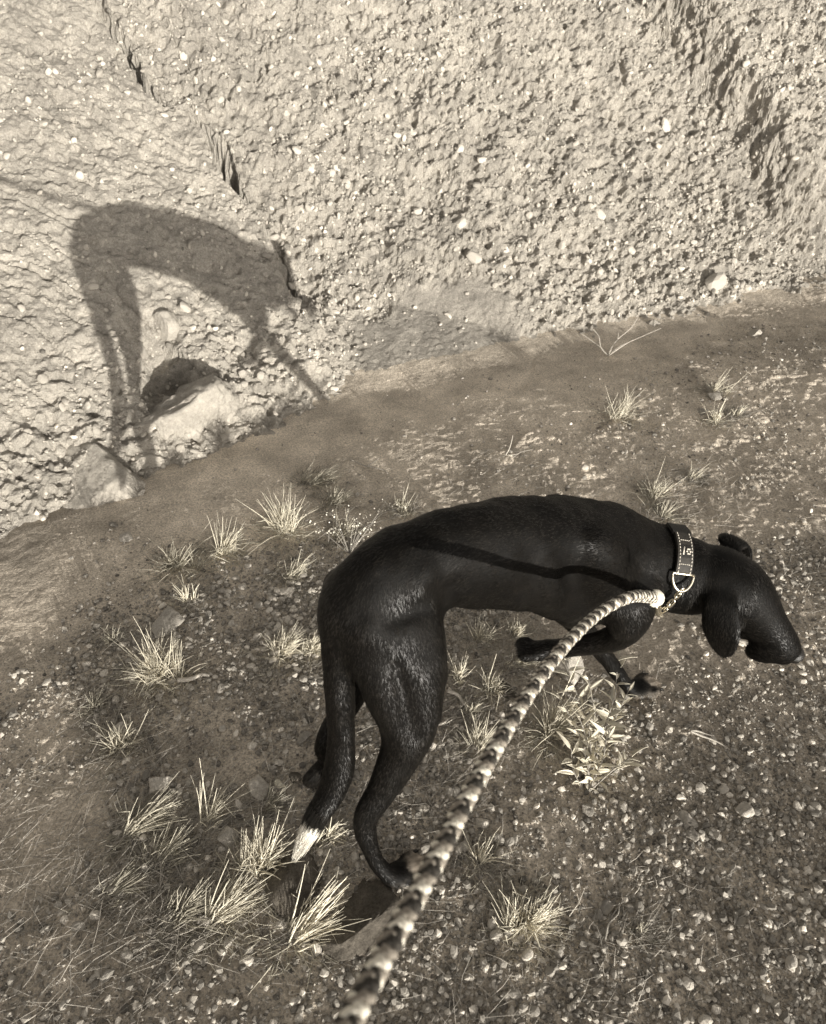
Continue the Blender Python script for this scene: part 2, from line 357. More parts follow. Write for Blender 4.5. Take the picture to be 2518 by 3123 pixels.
BN2 = smooth2(grid_normals(BP), 2); BN2 = nrm(BN2)
def bank_at(u, wv):
    i = np.clip(np.searchsorted(bu, u), 1, len(bu) - 2); j = np.clip(np.searchsorted(bw_, wv), 1, len(bw_) - 2); return BP[i, j], nrm(BN2[i, j] * 0.5 + BN[i, j] * 0.5), BZ[i, j], sand[i, j], left[i, j]

# gravel held in the bank
n = 50000
u_ = rng.uniform(-1.1, 2.7, n); w_ = rng.uniform(-.55, 1.5, n)
P, N, Z, sd, lf = bank_at(u_, w_)
dens = np.where(lf > .5, 0.30 + 0.5 * (Z < .25), 1.0) * (1 - 0.9 * sd) * (0.65 + 0.5 * fbm2(u_, w_, .3, 2, 71))
dens = dens * np.where((lf < .5) & (Z < .45), 1.25, 1.0)
ok = (rng.uniform(0, 1.15, n) < dens) & (Z > 0.0); P, N, Z = P[ok], N[ok], Z[ok]; n = len(P)
size = 0.0028 + 0.0105 * rng.uniform(0, 1, n) ** 6 + 0.0025 * rng.uniform(0, 1, n) ** 2
od = np.argsort(-size); big = od[:300]; rest = od[300:]
tone = np.clip(rng.normal(1.0, 0.28, n), .4, 1.75)
stone_objects(bank, M['bstone'], P[big], N[big], size[big] * 1.15, 0.45, 0.5)
sm = rest[size[rest] < 0.0085]; md = rest[size[rest] >= 0.0085]
o = link('gravel', scatter_mesh('gravel', PB1, P[sm], N[sm], size[sm] * 1.15, tone[sm], 0.30, 0.8), M['bgravel'], bank); tag(o, kind='stuff')
o = link('gravel', scatter_mesh('gravel', PB2, P[md], N[md], size[md], tone[md], 0.35, 0.6), M['bgravel'], bank); tag(o, kind='stuff')
# larger stones that stand out of the bank: px x, px y (enlarged view), radius in m
def bank_hit(x, y):
    """first point of the bank on the line of sight through a pixel of the enlarged view"""
    d = ray(x * S, y * S); t = np.arange(1.4, 7.0, 0.006); Q = _C + d * t[:, None]
    U, W = uw(Q[:, 0], Q[:, 1]); i = np.clip(np.searchsorted(bu, U), 1, len(bu) - 2); j = np.clip(np.searchsorted(bw_, W), 1, len(bw_) - 2)
    hit = np.where((BZ[i, j] >= Q[:, 2]) & (BZ[i, j] > -.04))[0]; k = hit[0]; return BP[i[k], j[k]], BN[i[k], j[k]]
for px, py, r in ((993, 545, .034), (968, 470, .026), (1400, 266, .036), (880, 440, .02), (868, 282, .016), (832, 292, .018), (1462, 508, .017), (1330, 520, .022),
                  (1000, 395, .018), (766, 680, .011), (658, 722, .009), (1500, 598, .05), (1262, 452, .03), (1180, 520, .02), (1350, 492, .016), (575, 500, .022), (385, 655, .024),
                  (1010, 340, .02), (690, 440, .012), (800, 640, .012), (980, 622, .01), (1290, 655, .014), (620, 330, .02), (560, 540, .02), (490, 440, .014), (610, 640, .014)):
    p, nn = bank_hit(px, py); q = stone_objects(bank, M['bstone'], p[None], nn[None], np.array([r]), 0.12, 0.3)[0]

# ================================================================ BOULDERS at the foot of the bank
def boulder(name, label, p, size, seed, rot, cat='boulder', m='boulder', sub=5, cut=7, amp=0.16, detail=0.05, hcut=(.45, .8)):
    V, F = ico(sub); r = np.random.default_rng(seed)
    V = V * (1 + amp * fbm3(V + seed, 1.0, 2, seed))[:, None]
    for i in range(cut):
        d = nrm(r.normal(size=3)); h = r.uniform(*hcut); k = np.maximum(V @ d - h, 0); V = V - k[:, None] * d * 0.92
    V = V * np.array(size)
    s = max(size); nn = nrm(V / np.array(size) ** 2)
    V = V + nn * (detail * s * (0.8 * fbm3(V / s + seed, 0.5, 2, seed + 1) - 1.0 * np.abs(fbm3(V / s, 0.22, 3, seed + 2)) + 0.25 * fbm3(V / s, 0.06, 2, seed + 3)))[:, None]
    o = link(name, npmesh(name, V, F, True), M[m], loc=p, rot=rot); return tag(o, label, cat)
def onbank(px, py, back=0.0):
    p, nn = bank_hit(px, py); return p - nn * back
boulder('boulder', 'big pale slab rock leaning at the foot of the bank, pitted face', onbank(375, 862, 0.035), (.10, .19, .135), 4, (R(18), R(24), R(-62)), hcut=(.5, .8), detail=.085)
boulder('boulder', 'pale rough boulder at the lower left corner of the bank', onbank(205, 1015, 0.04), (.14, .12, .09), 9, (R(10), R(12), R(-40)))
boulder('boulder', 'rounded stone half in shadow above the big slab rock', onbank(345, 690, 0.005), (.047, .042, .05), 15, (R(10), R(0), R(20)), cut=3, detail=0.03)
boulder('boulder', 'small egg shaped stone set in the bank right of the rounded stone', onbank(382, 655, 0.008), (.018, .02, .032), 16, (R(10), R(12), R(0)), cut=2, sub=3, detail=0.03)
boulder('boulder', 'pale wedge of crusted earth between slab rock and corner boulder', onbank(305, 985, 0.03), (.09, .05, .05), 23, (R(5), R(8), R(30)))
boulder('boulder', 'lumpy pale stone at the left edge of the shadowed hollow', onbank(300, 745, 0.005), (.032, .03, .04), 27, (0, R(10), R(0)), sub=4, cut=4)
boulder('boulder', 'flat crusted block low under the slab rock', onbank(480, 905, 0.03), (.10, .05, .035), 31, (R(6), R(-10), R(38)))

# ================================================================ LOOSE STONES AND GRAVEL ON THE GROUND
def gpt(x, y): return np.stack([x, y, ground_h(x, y)], 1)
n = 190000; near = rng.uniform(0, 1, n) < .72
x_ = np.where(near, rng.uniform(-.85, 1.05, n), rng.uniform(-1.15, 1.75, n)); y_ = np.where(near, rng.uniform(.34, 1.45, n), rng.uniform(.30, 2.75, n))
dn = 0.33 + 0.55 * fbm2(x_, y_, .22, 3, 81) + 0.55 * np.exp(-(((x_ - .42) / .38) ** 2 + ((y_ - .62) / .28) ** 2)) + 0.50 * np.exp(-(((x_ + .42) / .35) ** 2 + ((y_ - 1.12) / .25) ** 2)) + 0.55 * ss(.60, .42, y_)
dn = dn * (0.06 + 0.94 * rough_mask(x_, y_)); u_, w_ = uw(x_, y_); dn = dn + .5 * np.exp(-(((x_ - .10) / .12) ** 2 + ((y_ - 1.12) / .12) ** 2))
ok = (rng.uniform(0, 1, n) < dn) & (w_ < .0) & ((x_ - pL[0]) * iL[0] + (y_ - pL[1]) * iL[1] < 0)
x_, y_ = x_[ok], y_[ok]; P = gpt(x_, y_); N = gnormal(x_, y_); n = len(P)
size = 0.0014 + 0.0030 * rng.uniform(0, 1, n) ** 2.8 + 0.0080 * rng.uniform(0, 1, n) ** 12
tone = np.clip(rng.lognormal(-.18, 0.42, n), .3, 1.75)
od = np.argsort(-size); big = od[:225]; rest = od[225:]
stone_objects(ground, M['gstone'], P[big], N[big], size[big], 0.25, 0.3)
tn_ = rest[size[rest] < .0038]; sm = rest[size[rest] >= .0038]
o = link('gravel', scatter_mesh('gravel', PB0, P[tn_], N[tn_], size[tn_], tone[tn_], 0.2, 0.8), M['ggravel'], ground); tag(o, kind='stuff')
o = link('gravel', scatter_mesh('gravel', PB1, P[sm], N[sm], size[sm], tone[sm], 0.25, 0.5), M['ggravel'], ground); tag(o, kind='stuff')


# pale pebbles left of the rump, sunlight on the patch put into their colour
pp = np.array([gp(605 + 26 * a, 1335 + 32 * b) for a, b in np.random.default_rng(4).normal(0, 1, (70, 2))]); P = gpt(pp[:, 0], pp[:, 1]); N = gnormal(pp[:, 0], pp[:, 1])
stone_objects(ground, M['pale'], P, N, np.random.default_rng(6).uniform(.004, .011, 70), 0.2, .3)
# single stones that catch the eye
def rock(px, py, r, label, seed, m='gstone', flat=0.6, name='rock', cat='stone', sub=4):
    p = gp(px, py); p[2] = gh(p[0], p[1]) + r * flat * 0.45
    o = boulder(name, label, p, (r * 1.15, r * 0.9, r * flat), seed, (0, 0, seed * 1.7), cat, m, sub, 8, .2, .06, (.4, .75))
    return o
rock(360, 1310, .048, 'wide flat grey stone behind the big straw tuft at left', 51, flat=.28)
rock(335, 1655, .030, 'pale angular stone at the upper end of a leaning tuft', 52)
rock(545, 1660, .022, 'small angular stone between the tail tip and leaning straw', 53)
rock(640, 1555, .016, 'rounded pebble left of the hind leg', 54)
rock(1445, 1725, .020, 'smooth half buried stone right of the leafy plant', 55, flat=.4)
rock(1455, 1755, .012, 'small pale pebble touching the half buried stone', 62)
rock(740, 1635, .017, 'flat round stone between tail and hind leg', 56, flat=.35)
rock(480, 1762, .018, 'pale square stone left of the tail tip', 57)
rock(1236, 1705, .014, 'bright white pebble below the leafy plant', 58, m='boulder')
rock(1500, 840, .026, 'pale pointed stone between two tufts at the right edge', 59, m='boulder')
rock(1475, 870, .022, 'flat pale stone left of the tuft near the right edge', 60, flat=.4)
rock(600, 1250, .022, 'round grey stone above the sunlit pebbles left of the rump', 61)
rock(575, 1265, .013, 'small round stone beside the round grey stone', 63)
rock(1195, 1415, .040, 'rounded striped stone under the lifted front paw', 64, flat=.75)
rock(670, 1300, .020, 'white stone against the edge of the rump', 65, m='boulder')
rock(690, 1870, .006, 'tiny white pebble lying by the hind paw', 66, m='boulder')
rock(838, 1828, .012, 'white chip lying beyond the hind paw', 67, m='boulder')
rock(1010, 1740, .014, 'pale cornered stone left of the striped leash', 68)
rock(1590, 700, .03, 'pale lone stone near the foot of the bank at far right', 70, m='boulder')
rock(265, 1135, .025, 'low pale stone alone on the dark silt at left', 71, flat=.4)
rock(240, 1015 + 95, .014, 'small stone on the silt below the corner boulder', 72)
rock(300, 1040, .014, 'little stone lying at the edge of the silt', 73)
rock(622, 1640, .014, 'dark knob of stone against the far hind paw', 74, m='dark_rock')
rock(622, 1868, .055, 'dark smooth rock among the straw at the bottom', 75, m='dark_rock', flat=.38)
rock(745, 1945, .062, 'broad dark rock at the bottom beside the straw', 76, m='dark_rock', flat=.36)
rock(1060, 985 + 475, .028, 'dark clod of earth behind the hind leg', 77, m='dark_rock', flat=.5)
wp = rock(1565, 1700, .020, 'brown wedge stone at the right edge', 78)

# ================================================================ DRY GRASS
def blade(acc, p, d, L, r, bend, tone, seg=4):
    t = np.linspace(0, 1, seg + 1)[:, None]; d = nrm(d)
    P = p + d * L * t + bend * L * t ** 2
    V, F = tube(P, np.linspace(1, 0.25, seg + 1) * r, 3, caps=False); acc.add(V, F, tone)
TUFTS = []
def tuft(px, py, hpx, wpx, nb, lean, label, bright=1.0, group='dry grass tufts', long=0, name='grass_tuft', rad=0.00135, spread=0.9):
    """hpx, wpx: height and width in the enlarged view"""
    p = gp(px, py); p[2] = gh(p[0], p[1]) - 0.004; zc = float((p - _C) @ _f); sc = zc * S / FPX
    H = hpx * sc * 1.28; Wd = wpx * sc * 0.55; acc = Acc(); r = np.random.default_rng(int(px * 7 + py))
    sub = np.column_stack([r.normal(0, .42, 4), r.normal(0, .30, 4), np.zeros(4)]) * Wd; sub[0] = 0; sl_n = r.normal(0, .16, (4, 2)); TUFTS.append((p[0], p[1], Wd))
    for i in range(int(nb * 2.4)):
        a = r.uniform(0, 2 * np.pi); q = abs(r.normal(0, .6)); c = r.choice(4, p=[.46, .24, .18, .12]); b0 = sub[c] + np.array([math.cos(a), math.sin(a), 0]) * min(q, 1.3) * Wd * 0.30
        L = H * r.uniform(.35, 1.12) * (1, .9, .8, .7)[c]; out = np.array([math.cos(a), math.sin(a), 0]) * q * spread * (Wd / H * .8 + .12) + np.array([lean[0] + sl_n[c, 0], lean[1] + sl_n[c, 1], 0])
        d = out + np.array([0, 0, 1.0]) + r.normal(0, .10, 3); bd_ = np.array([out[0] * .3, out[1] * .3, -0.12]) + r.normal(0, .17, 3); tn_ = (.25 + .75 * bright) * r.uniform(.6, 1.1); rd = rad * r.uniform(.55, 1.3)
        if r.uniform() < .22:                                  # snapped over half way up
            h1 = L * r.uniform(.35, .7); blade(acc, b0, d, h1, rd, bd_, tn_, 2); t1 = b0 + nrm(d) * h1 + bd_ * h1
            blade(acc, t1, r.normal(0, 1, 3) * [1, 1, .35] + np.array([lean[0], lean[1], -.25]), L - h1, rd * .8, r.normal(0, .1, 3), tn_, 2)
        else: blade(acc, b0, d, L, rd, bd_, tn_)
    for i in range(int(nb * 1.5)):                              # bent and broken stems lying around the foot
        a = r.uniform(0, 2 * np.pi); b0 = np.array([math.cos(a), math.sin(a), 0]) * r.uniform(.1, 1.5) * Wd; b0[2] = 0.004
        d = np.array([math.cos(a + r.normal(0, .7)), math.sin(a + r.normal(0, .7)), r.uniform(.02, .4)])
        blade(acc, b0, d, H * r.uniform(.25, .6), rad * .8, r.normal(0, .2, 3) * [1, 1, .3], bright * r.uniform(.35, .85), 3)
    for i in range(long):
        a = r.uniform(0, 2 * np.pi); d = np.array([lean[0] + .3 * r.normal(), lean[1] + .3 * r.normal(), 1.0])
        blade(acc, np.array([math.cos(a), math.sin(a), 0]) * Wd * .3, d, H * r.uniform(1.2, 1.7), rad * 1.15, r.normal(0, .06, 3), bright)
    o = link(name, acc.mesh(name), M['straw'], loc=p); return tag(o, label, 'grass', group)
tuft(600, 1118, 78, 75, 85, (0, 0), 'dense upright straw tuft with curled tips, beside the white budded plant', 1.0)
tuft(375, 1195, 62, 90, 55, (.1, 0), 'wide thin straw tuft on the dark silt left of a brighter one', .62)
tuft(470, 1168, 56, 60, 70, (.1, 0), 'short bright fan of straw with one tall blade', 1.0, long=2)
tuft(395, 1268, 46, 46, 12, (.1, 0), 'few thick pale stalks in a small open fan', 1.05, rad=.0019)
tuft(335, 1418, 84, 100, 95, (.05, .05), 'big bright straw tuft at left above a pale stick', 1.0, long=3)
tuft(235, 1350, 42, 45, 14, (0, 0), 'sparse little grey tuft left of the wide flat stone', .5)
tuft(258, 1568, 52, 90, 50, (.1, 0), 'low ragged tuft at the left edge with a few upright stalks', .85, long=4)
tuft(275, 1745, 80, 60, 85, (.75, .35), 'soft tuft swept to the right below the pale angular stone', .7)
tuft(430, 1728, 70, 60, 18, (.35, .2), 'open tuft of long pale blades pointing up and right', 1.0, long=4)
tuft(335, 1808, 52, 85, 75, (.8, .2), 'flattened straw clump in the lower left corner', .7)
tuft(545, 1830, 84, 90, 90, (.35, .2), 'dense bright straw tuft left of the white tail tip', 1.05, long=3)
tuft(450, 1935, 72, 100, 80, (1.0, .45), 'long straw tuft combed to the right at the bottom', .85, long=3)
tuft(620, 1960, 84, 90, 60, (.9, .5), 'bright long bladed tuft leaning over the dark rocks', 1.1, long=12)
tuft(690, 1765, 50, 60, 32, (.4, .2), 'thin straw tuft just right of the white tail tip', .95, long=2)
tuft(1000, 1575, 56, 60, 45, (.1, 0), 'straw tuft left of the leash in line with the hock', .85, long=2)
tuft(1008, 1822, 54, 50, 24, (.1, 0), 'small upright tuft right of the leash near the bottom', .95, long=2)
tuft(1098, 1945, 84, 80, 75, (.2, .05), 'bright fan shaped tuft at the bottom right of the leash', 1.0, long=3)
tuft(1158, 1545, 92, 66, 80, (.2, .1), 'tall straw tuft growing against the leafy plant', .95, long=2)
tuft(1296, 880, 56, 56, 45, (.25, 0), 'dark footed tuft alone on the crusted soil at right', .8, long=2)
tuft(1498, 826, 36, 34, 22, (.2, 0), 'small tuft above the pale pointed stone at the right edge', .85)
tuft(1500, 893, 40, 36, 24, (0, 0), 'small bright tuft below the pale pointed stone', .95)
tuft(1545, 878, 30, 24, 12, (.3, 0), 'tiny tuft at the right edge beside two others', .7)
tuft(1372, 1042, 42, 50, 40, (.2, 0), 'straw tuft right behind the withers', .75, long=1)
tuft(1452, 1012, 38, 30, 14, (.2, 0), 'sparse tuft between the neck and the right edge', .7, long=2)
tuft(1392, 1090, 34, 50, 36, (.3, 0), 'dull tuft just above the neck of the dog', .55)
tuft(845, 1078, 46, 38, 30, (.15, 0), 'thin upright tuft above the back of the dog', .7, long=2)
tuft(722, 1128, 40, 46, 50, (.3, 0), 'straw tuft in the middle of the white budded plant', .75)
tuft(612, 1215, 36, 70, 36, (.5, 0), 'bent dry stalks below the white budded plant', .7, long=5)
tuft(590, 1378, 50, 80, 80, (.5, .1), 'bright matted straw among sunlit pebbles left of the rump', 1.05)
tuft(655, 1372, 46, 60, 60, (.4, .1), 'bright straw touching the rump of the dog', 1.0)
tuft(1005, 1345, 46, 44, 34, (.2, 0), 'straw tuft seen under the belly', .85)
tuft(1030, 1452, 46, 56, 44, (.3, 0), 'straw tuft between the thigh and the leash', .9, long=1)
tuft(965, 1430, 40, 40, 40, (.2, 0), 'bright straw close against the thigh', 1.0)
tuft(1085, 1335, 36, 46, 34, (.4, 0), 'low bright straw under the chest, left of the lifted paw', .95)
tuft(1085, 1400, 34, 50, 34, (.5, 0), 'matted straw left of the lifted front paw, beside the leash', .9)
tuft(985, 1500, 30, 50, 26, (.4, 0), 'short straw by the pale stick right of the thigh', .75)
tuft(700, 1060, 34, 60, 40, (.5, 0), 'thin fallen straw at the top of the budded plant', .6)
tuft(560, 1700, 40, 60, 30, (.6, .2), 'dull straw between the dark rocks and the angular stone', .5)
tuft(375, 1935, 60, 80, 60, (.5, .2), 'dull matted tuft near the bottom left', .5)
tuft(225, 1880, 46, 90, 60, (.9, .3), 'dull straw mat on the bottom left edge', .5)
tuft(655, 1018, 44, 60, 50, (.8, .1), 'fallen straw clump behind the budded plant', .55)
tuft(200, 1490, 30, 70, 36, (.5, 0), 'faint straw mat on the left edge above the ragged tuft', .45)
tuft(1345, 1965, 26, 40, 14, (.2, 0), 'few short stalks on the bottom edge at right', .6)

# loose dead stems lying on the soil
n = 24000
x_ = rng.uniform(-1.0, 1.2, n); y_ = rng.uniform(.3, 2.2, n)
dn = -0.12 + 0.9 * fbm2(x_, y_, .25, 3, 91) + 0.85 * np.exp(-(((x_ + .38) / .32) ** 2 + ((y_ - .60) / .22) ** 2)) + .35 * np.exp(-(((x_ + .2) / .25) ** 2 + ((y_ - 1.35) / .25) ** 2)) + .25 * np.exp(-(((x_ - .3) / .25) ** 2 + ((y_ - .8) / .15) ** 2))
ok = rng.uniform(0, 1, n) < dn * rough_mask(x_, y_); x_, y_ = x_[ok], y_[ok]; P = gpt(x_, y_) + np.array([0, 0, .003]); acc = Acc()
q = rng.integers(0, len(TUFTS), 5200); tp = np.array(TUFTS)[q]; x2 = tp[:, 0] + rng.normal(0, 1.1, len(q)) * tp[:, 2]; y2 = tp[:, 1] + rng.normal(0, .9, len(q)) * tp[:, 2]; P = np.vstack([P, gpt(x2, y2) + np.array([0, 0, .003])])
for i in range(len(P)):
    a = rng.normal(.5, .9); d = np.array([math.cos(a), math.sin(a), rng.uniform(-.02, .25)])
    blade(acc, P[i], d, rng.uniform(.012, .05) * (1.5 if P[i][1] < .95 and P[i][0] < .1 else 1), rng.uniform(.0005, .00095), rng.normal(0, .15, 3) * [1, 1, .15], rng.uniform(.5, 1.25), 2)
o = link('dead_grass', acc.mesh('dead_grass'), M['thatch']); tag(o, 'loose dead grass stems littering the stony soil', 'dead grass', kind='stuff')

# ================================================================ LEAFY PLANT, BUDDED PLANT, TWIGS
def leaf_mesh(name, L, W, fold, seed):
    t = np.linspace(0, 1, 6); wv = W * np.sin(np.pi * t ** 0.8) * (1 - .25 * t); zc = -0.25 * L * t ** 2
    c = np.stack([t * L, t * 0, zc], 1); l = c + np.stack([t * 0, wv, fold * wv], 1); r_ = c + np.stack([t * 0, -wv, fold * wv], 1)
    up = np.vstack([c, l, r_]); dn_ = up - np.array([0, 0, .0006]); V = np.vstack([up, dn_]); F = []
    for k, sgn in ((0, 1), (18, -1)):
        for i in range(5):
            for A, B in ((0, 6), (12, 0)):
                q = [k + A + i, k + A + i + 1, k + B + i + 1, k + B + i]; q = q if sgn > 0 else q[::-1]; F += [[q[0], q[1], q[2]], [q[0], q[2], q[3]]]
    for i in range(5):
        for A in (6, 12): F += [[A + i, A + i + 1, A + i + 19], [A + i, A + i + 19, A + i + 18]]
    return npmesh(name, V, F, True)
LEAF = [leaf_mesh('leaf', .030 * k, .0042 * k2, f, 0) for k, k2, f in ((1, 1, .5), (.8, 1.1, .3), (1.15, .95, .7), (.6, .8, .4))]
for me in LEAF: me.materials.append(M['leaf'])
def leafy(px, py, stems, label, seed, lsize=1.0, name='leafy_plant'):
    """stems: list of pixel offsets (dx, dy) of the stem tips in the enlarged view, with their height in m"""
    r = np.random.default_rng(seed); p = gp(px, py); p[2] = gh(p[0], p[1]) - .003; root = empty(name, p); tag(root, label, 'plant')
    for (tx, ty, tz) in stems:
        tip = gp(tx, ty, tz) - p; mid = tip * .5 + r.normal(0, .012, 3); P = catmull([np.zeros(3), mid, tip], 6)
        V, F = tube(P, np.linspace(.0016, .0007, len(P)), 4); link('stem', npmesh('stem', V, F), M['stem'], root)
        T = nrm(np.gradient(P, axis=0)); L = np.linalg.norm(tip); k = max(5, int(L / .0085))
        for i in range(k):
            s = (i + .6) / k * .98
            if s < .15: continue
            f = s * (len(P) - 1); q = P[int(f)] + (P[min(int(f) + 1, len(P) - 1)] - P[int(f)]) * (f % 1); a = i * 2.4 + r.normal(0, .4)
            d = nrm(T[int(f)] * r.uniform(.5, 1.0) + np.array([math.cos(a), math.sin(a), .15])); o = bpy.data.objects.new('leaf', LEAF[r.integers(0, 4)]); COL.objects.link(o); o.parent = root
            o.matrix_local = Matrix.Translation(Vector(q)) @ Vector(d).to_track_quat('X', 'Z').to_matrix().to_4x4() @ Matrix.Rotation(r.normal(0, .5), 4, 'X') @ Matrix.Scale(float(r.uniform(.65, 1.3) * lsize), 4)
    return root
leafy(1232, 1672, ((1175, 1365, .13), (1302, 1340, .12), (1165, 1450, .11), (1235, 1420, .13), (1290, 1470, .11), (1325, 1445, .09), (1215, 1500, .10), (1275, 1530, .08), (1200, 1570, .06), (1260, 1590, .05), (1330, 1590, .055), (1320, 1600, .03), (1180, 1545, .05)),
      'pale leafy plant with many small pointed leaves right of the leash', 3)
# budded plant: thin arching stems with small white buds
p = gp(735, 1165); p[2] = gh(p[0], p[1]) - .003; root = empty('budded_plant', p); tag(root, 'low sprawling plant with thin stems and tiny white buds', 'plant')
r = np.random.default_rng(5); bv = npmesh('bud', *pebble(1, 77), True); bv.materials.append(M['bud'])
for (tx, ty) in ((640, 1075), (655, 1108), (690, 1062), (760, 1058), (800, 1068), (830, 1050), (700, 1095), (770, 1090), (840, 1085), (665, 1135), (800, 1115), (735, 1075), (690, 1140), (815, 1040), (870, 1060), (670, 1090), (780, 1120)):
    tz = r.uniform(.01, .035); tip = gp(tx, ty, tz) - p; P = catmull([np.zeros(3), tip * .5 + np.array([r.normal(0, .02), r.normal(0, .02), r.uniform(.02, .05)]), tip], 7)
    V, F = tube(P, np.linspace(.0012, .0006, len(P)), 3); link('stem', npmesh('stem', V, F), M['stem'], root)
    for i in range(r.integers(4, 8)):
        f = r.uniform(.35, 1) * (len(P) - 1); q = P[int(f)] + r.normal(0, .006, 3) + [0, 0, .003]
        o = bpy.data.objects.new('bud', bv); COL.objects.link(o); o.parent = root; o.location = q; o.scale = (r.uniform(.0018, .0036),) * 3; o.rotation_euler = r.uniform(0, 6, 3)
def twig(px, py, tips, label, rad=.0022, m='stick', name='twig', cat='twig', lift=.006, seed=1):
    r = np.random.default_rng(seed + int(px)); p = gp(px, py); p[2] = gh(p[0], p[1]) + lift; acc = Acc()
    for (tx, ty, tz, rr) in tips:
        q = gp(tx, ty, tz); q[2] = max(q[2], gh(q[0], q[1]) + lift) if tz < .01 else tz; t = q - p; L = np.linalg.norm(t)
        P = catmull([np.zeros(3), t * .33 + r.normal(0, .05, 3) * L * [1, 1, .3], t * .68 + r.normal(0, .05, 3) * L * [1, 1, .3], t], 5)
        V, F = tube(P, np.linspace(1, .55, len(P)) * rad * rr, 6); acc.add(V, F)
    o = link(name, acc.mesh(name), M[m], loc=p); return tag(o, label, cat)
twig(375, 1436, ((442, 1428, 0, 1),), 'short pale stick lying right below the big straw tuft', .0055)
twig(940, 1462, ((992, 1498, 0, 1),), 'pale stick lying just right of the thigh', .004)
twig(915, 1535, ((960, 1515, 0, 1), (968, 1508, .012, .6)), 'thin twig lying right of the hind leg', .0025)
twig(1478, 1335, ((1510, 1352, 0, 1), (1562, 1362, 0, 1.1)), 'pale split stick on the soil below the hanging ear', .0058)
twig(1548, 1352, ((1580, 1362, 0, 1),), 'chewed pale stick end under the muzzle', .007)
twig(1280, 740, ((1245, 690, .05, 1), (1330, 715, .05, 1), (1345, 660, .08, .7), (1220, 700, .03, .7), (1390, 690, .05, .6), (1300, 700, .05, .8)), 'small thorny dry shoot near the foot of the bank', .0024)
twig(770, 985, ((735, 965, .02, 1), (815, 1000, 0, 1), (800, 960, .03, .7)), 'dark dry sprig above the budded plant', .002, 'stem')
twig(1062, 962, ((1078, 915, .06, 1), (1120, 945, .03, .6)), 'single curved stalk standing by the crusted ledge', .0018)
twig(1450, 1540, ((1500, 1548, 0, 1), (1530, 1575, 0, .8)), 'curved brown twig at the right edge beside the stones', .003)
twig(1270, 1980, ((1300, 1900, .0, 1), (1330, 1870, 0, .7)), 'thin twig on the gravel near the bottom right', .002, 'stem')
twig(610, 1455, ((640, 1505, 0, 1), (655, 1540, 0, .8)), 'thin bent stem lying left of the hanging tail', .0014, 'stem')
twig(1195, 1470, ((1170, 1440, .01, 1), (1215, 1480, 0, 1)), 'pale bark strip below the lifted front paw', .004)
def flatleaf(px, py, L, rot, label, seed, m='leaf'):
    p = gp(px, py); p[2] = gh(p[0], p[1]) + .004; me = leaf_mesh('fallen_leaf', L * 1.6, L * .42, .55, seed); V = np.array([v.co[:] for v in me.vertices])
    V[:, 2] += .22 * L * vn2(V[:, 0] / L * 2.2 + seed, V[:, 1] / L * 2.2, seed) + .25 * L * (V[:, 0] / L / 1.6) ** 2; V[:, 1] += .12 * L * vn2(V[:, 0] / L * 3, V[:, 0] * 0, seed)
    me.vertices.foreach_set('co', V.astype(np.float32).ravel()); me.update()
    o = link('fallen_leaf', me, M[m], loc=p, rot=(0.2, -.1, rot)); return tag(o, label, 'leaf')
flatleaf(1258, 1830 + 95, .024, .6, 'curled brown leaf on the gravel right of the bottom tuft', 1, 'stem')
flatleaf(600, 1880, .030, -1.0, 'bleached dry leaf standing against the dark rock', 2, 'bud')
flatleaf(1235, 1378, .020, 1.2, 'pale dry husk beside the planted front leg', 3, 'leaf')
flatleaf(1560, 1620, .022, .3, 'grey fallen leaf at the right edge', 4, 'stem')
flatleaf(1545, 1950, .026, .9, 'dry leaf curled up in the bottom right corner', 5, 'stem')
flatleaf(577, 1648, .018, -.6, 'crumpled light leaf by the stones behind the tail', 6, 'leaf')
# ================================================================ DOG
HEAD = R(28)
_RH = atz(1195, 2690); _LH = atz(960, 2385, .02); de = np.array([math.cos(HEAD), math.sin(HEAD), 0]); dn_ = np.array([-math.sin(HEAD), math.cos(HEAD), 0])
DO = (_RH + _LH) / 2 * [1, 1, 0] + de * .2
def dogW(q): q = np.asarray(q, float); return DO + q[..., :1] * de + q[..., 1:2] * dn_ + q[..., 2:] * np.array([0, 0, 1.0])
def dogpx(x, y, lat):                                   # pixel of the photograph -> dog coordinates at a given sideways offset
    d = ray(x, y); t = np.dot(DO + dn_ * lat - _C, dn_) / np.dot(d, dn_); q = _C + d * t - DO; return np.array([q @ de, q @ dn_, q[2]])
dog = empty('dog', DO); dog.rotation_euler = (0, 0, HEAD)
tag(dog, 'lean black dog with white tail tip sniffing the ground, seen from behind and above', 'dog')
AXES = []                                               # centre lines, kept for the lie of the coat
parts = Acc()
def limb(pts, per=6, n=18, side=(0, 1, 0), flow=1):
    A = catmull(np.array(pts, float), per); V, F = tube(A[:, :3], np.maximum(A[:, 3:5], .002), n, True, side); parts.add(V, F)
    T = nrm(np.gradient(A[:, :3], axis=0)) * flow; AXES.append(np.hstack([A[:, :3], T])); return A
def lump(c, r, rot=(0, 0, 0)):
    V, F = ICO3; Rm = np.array(Matrix.Rotation(rot[2], 3, 'Z') @ Matrix.Rotation(rot[1], 3, 'Y') @ Matrix.Rotation(rot[0], 3, 'X')); parts.add((V * np.array(r)) @ Rm.T + np.array(c), F)
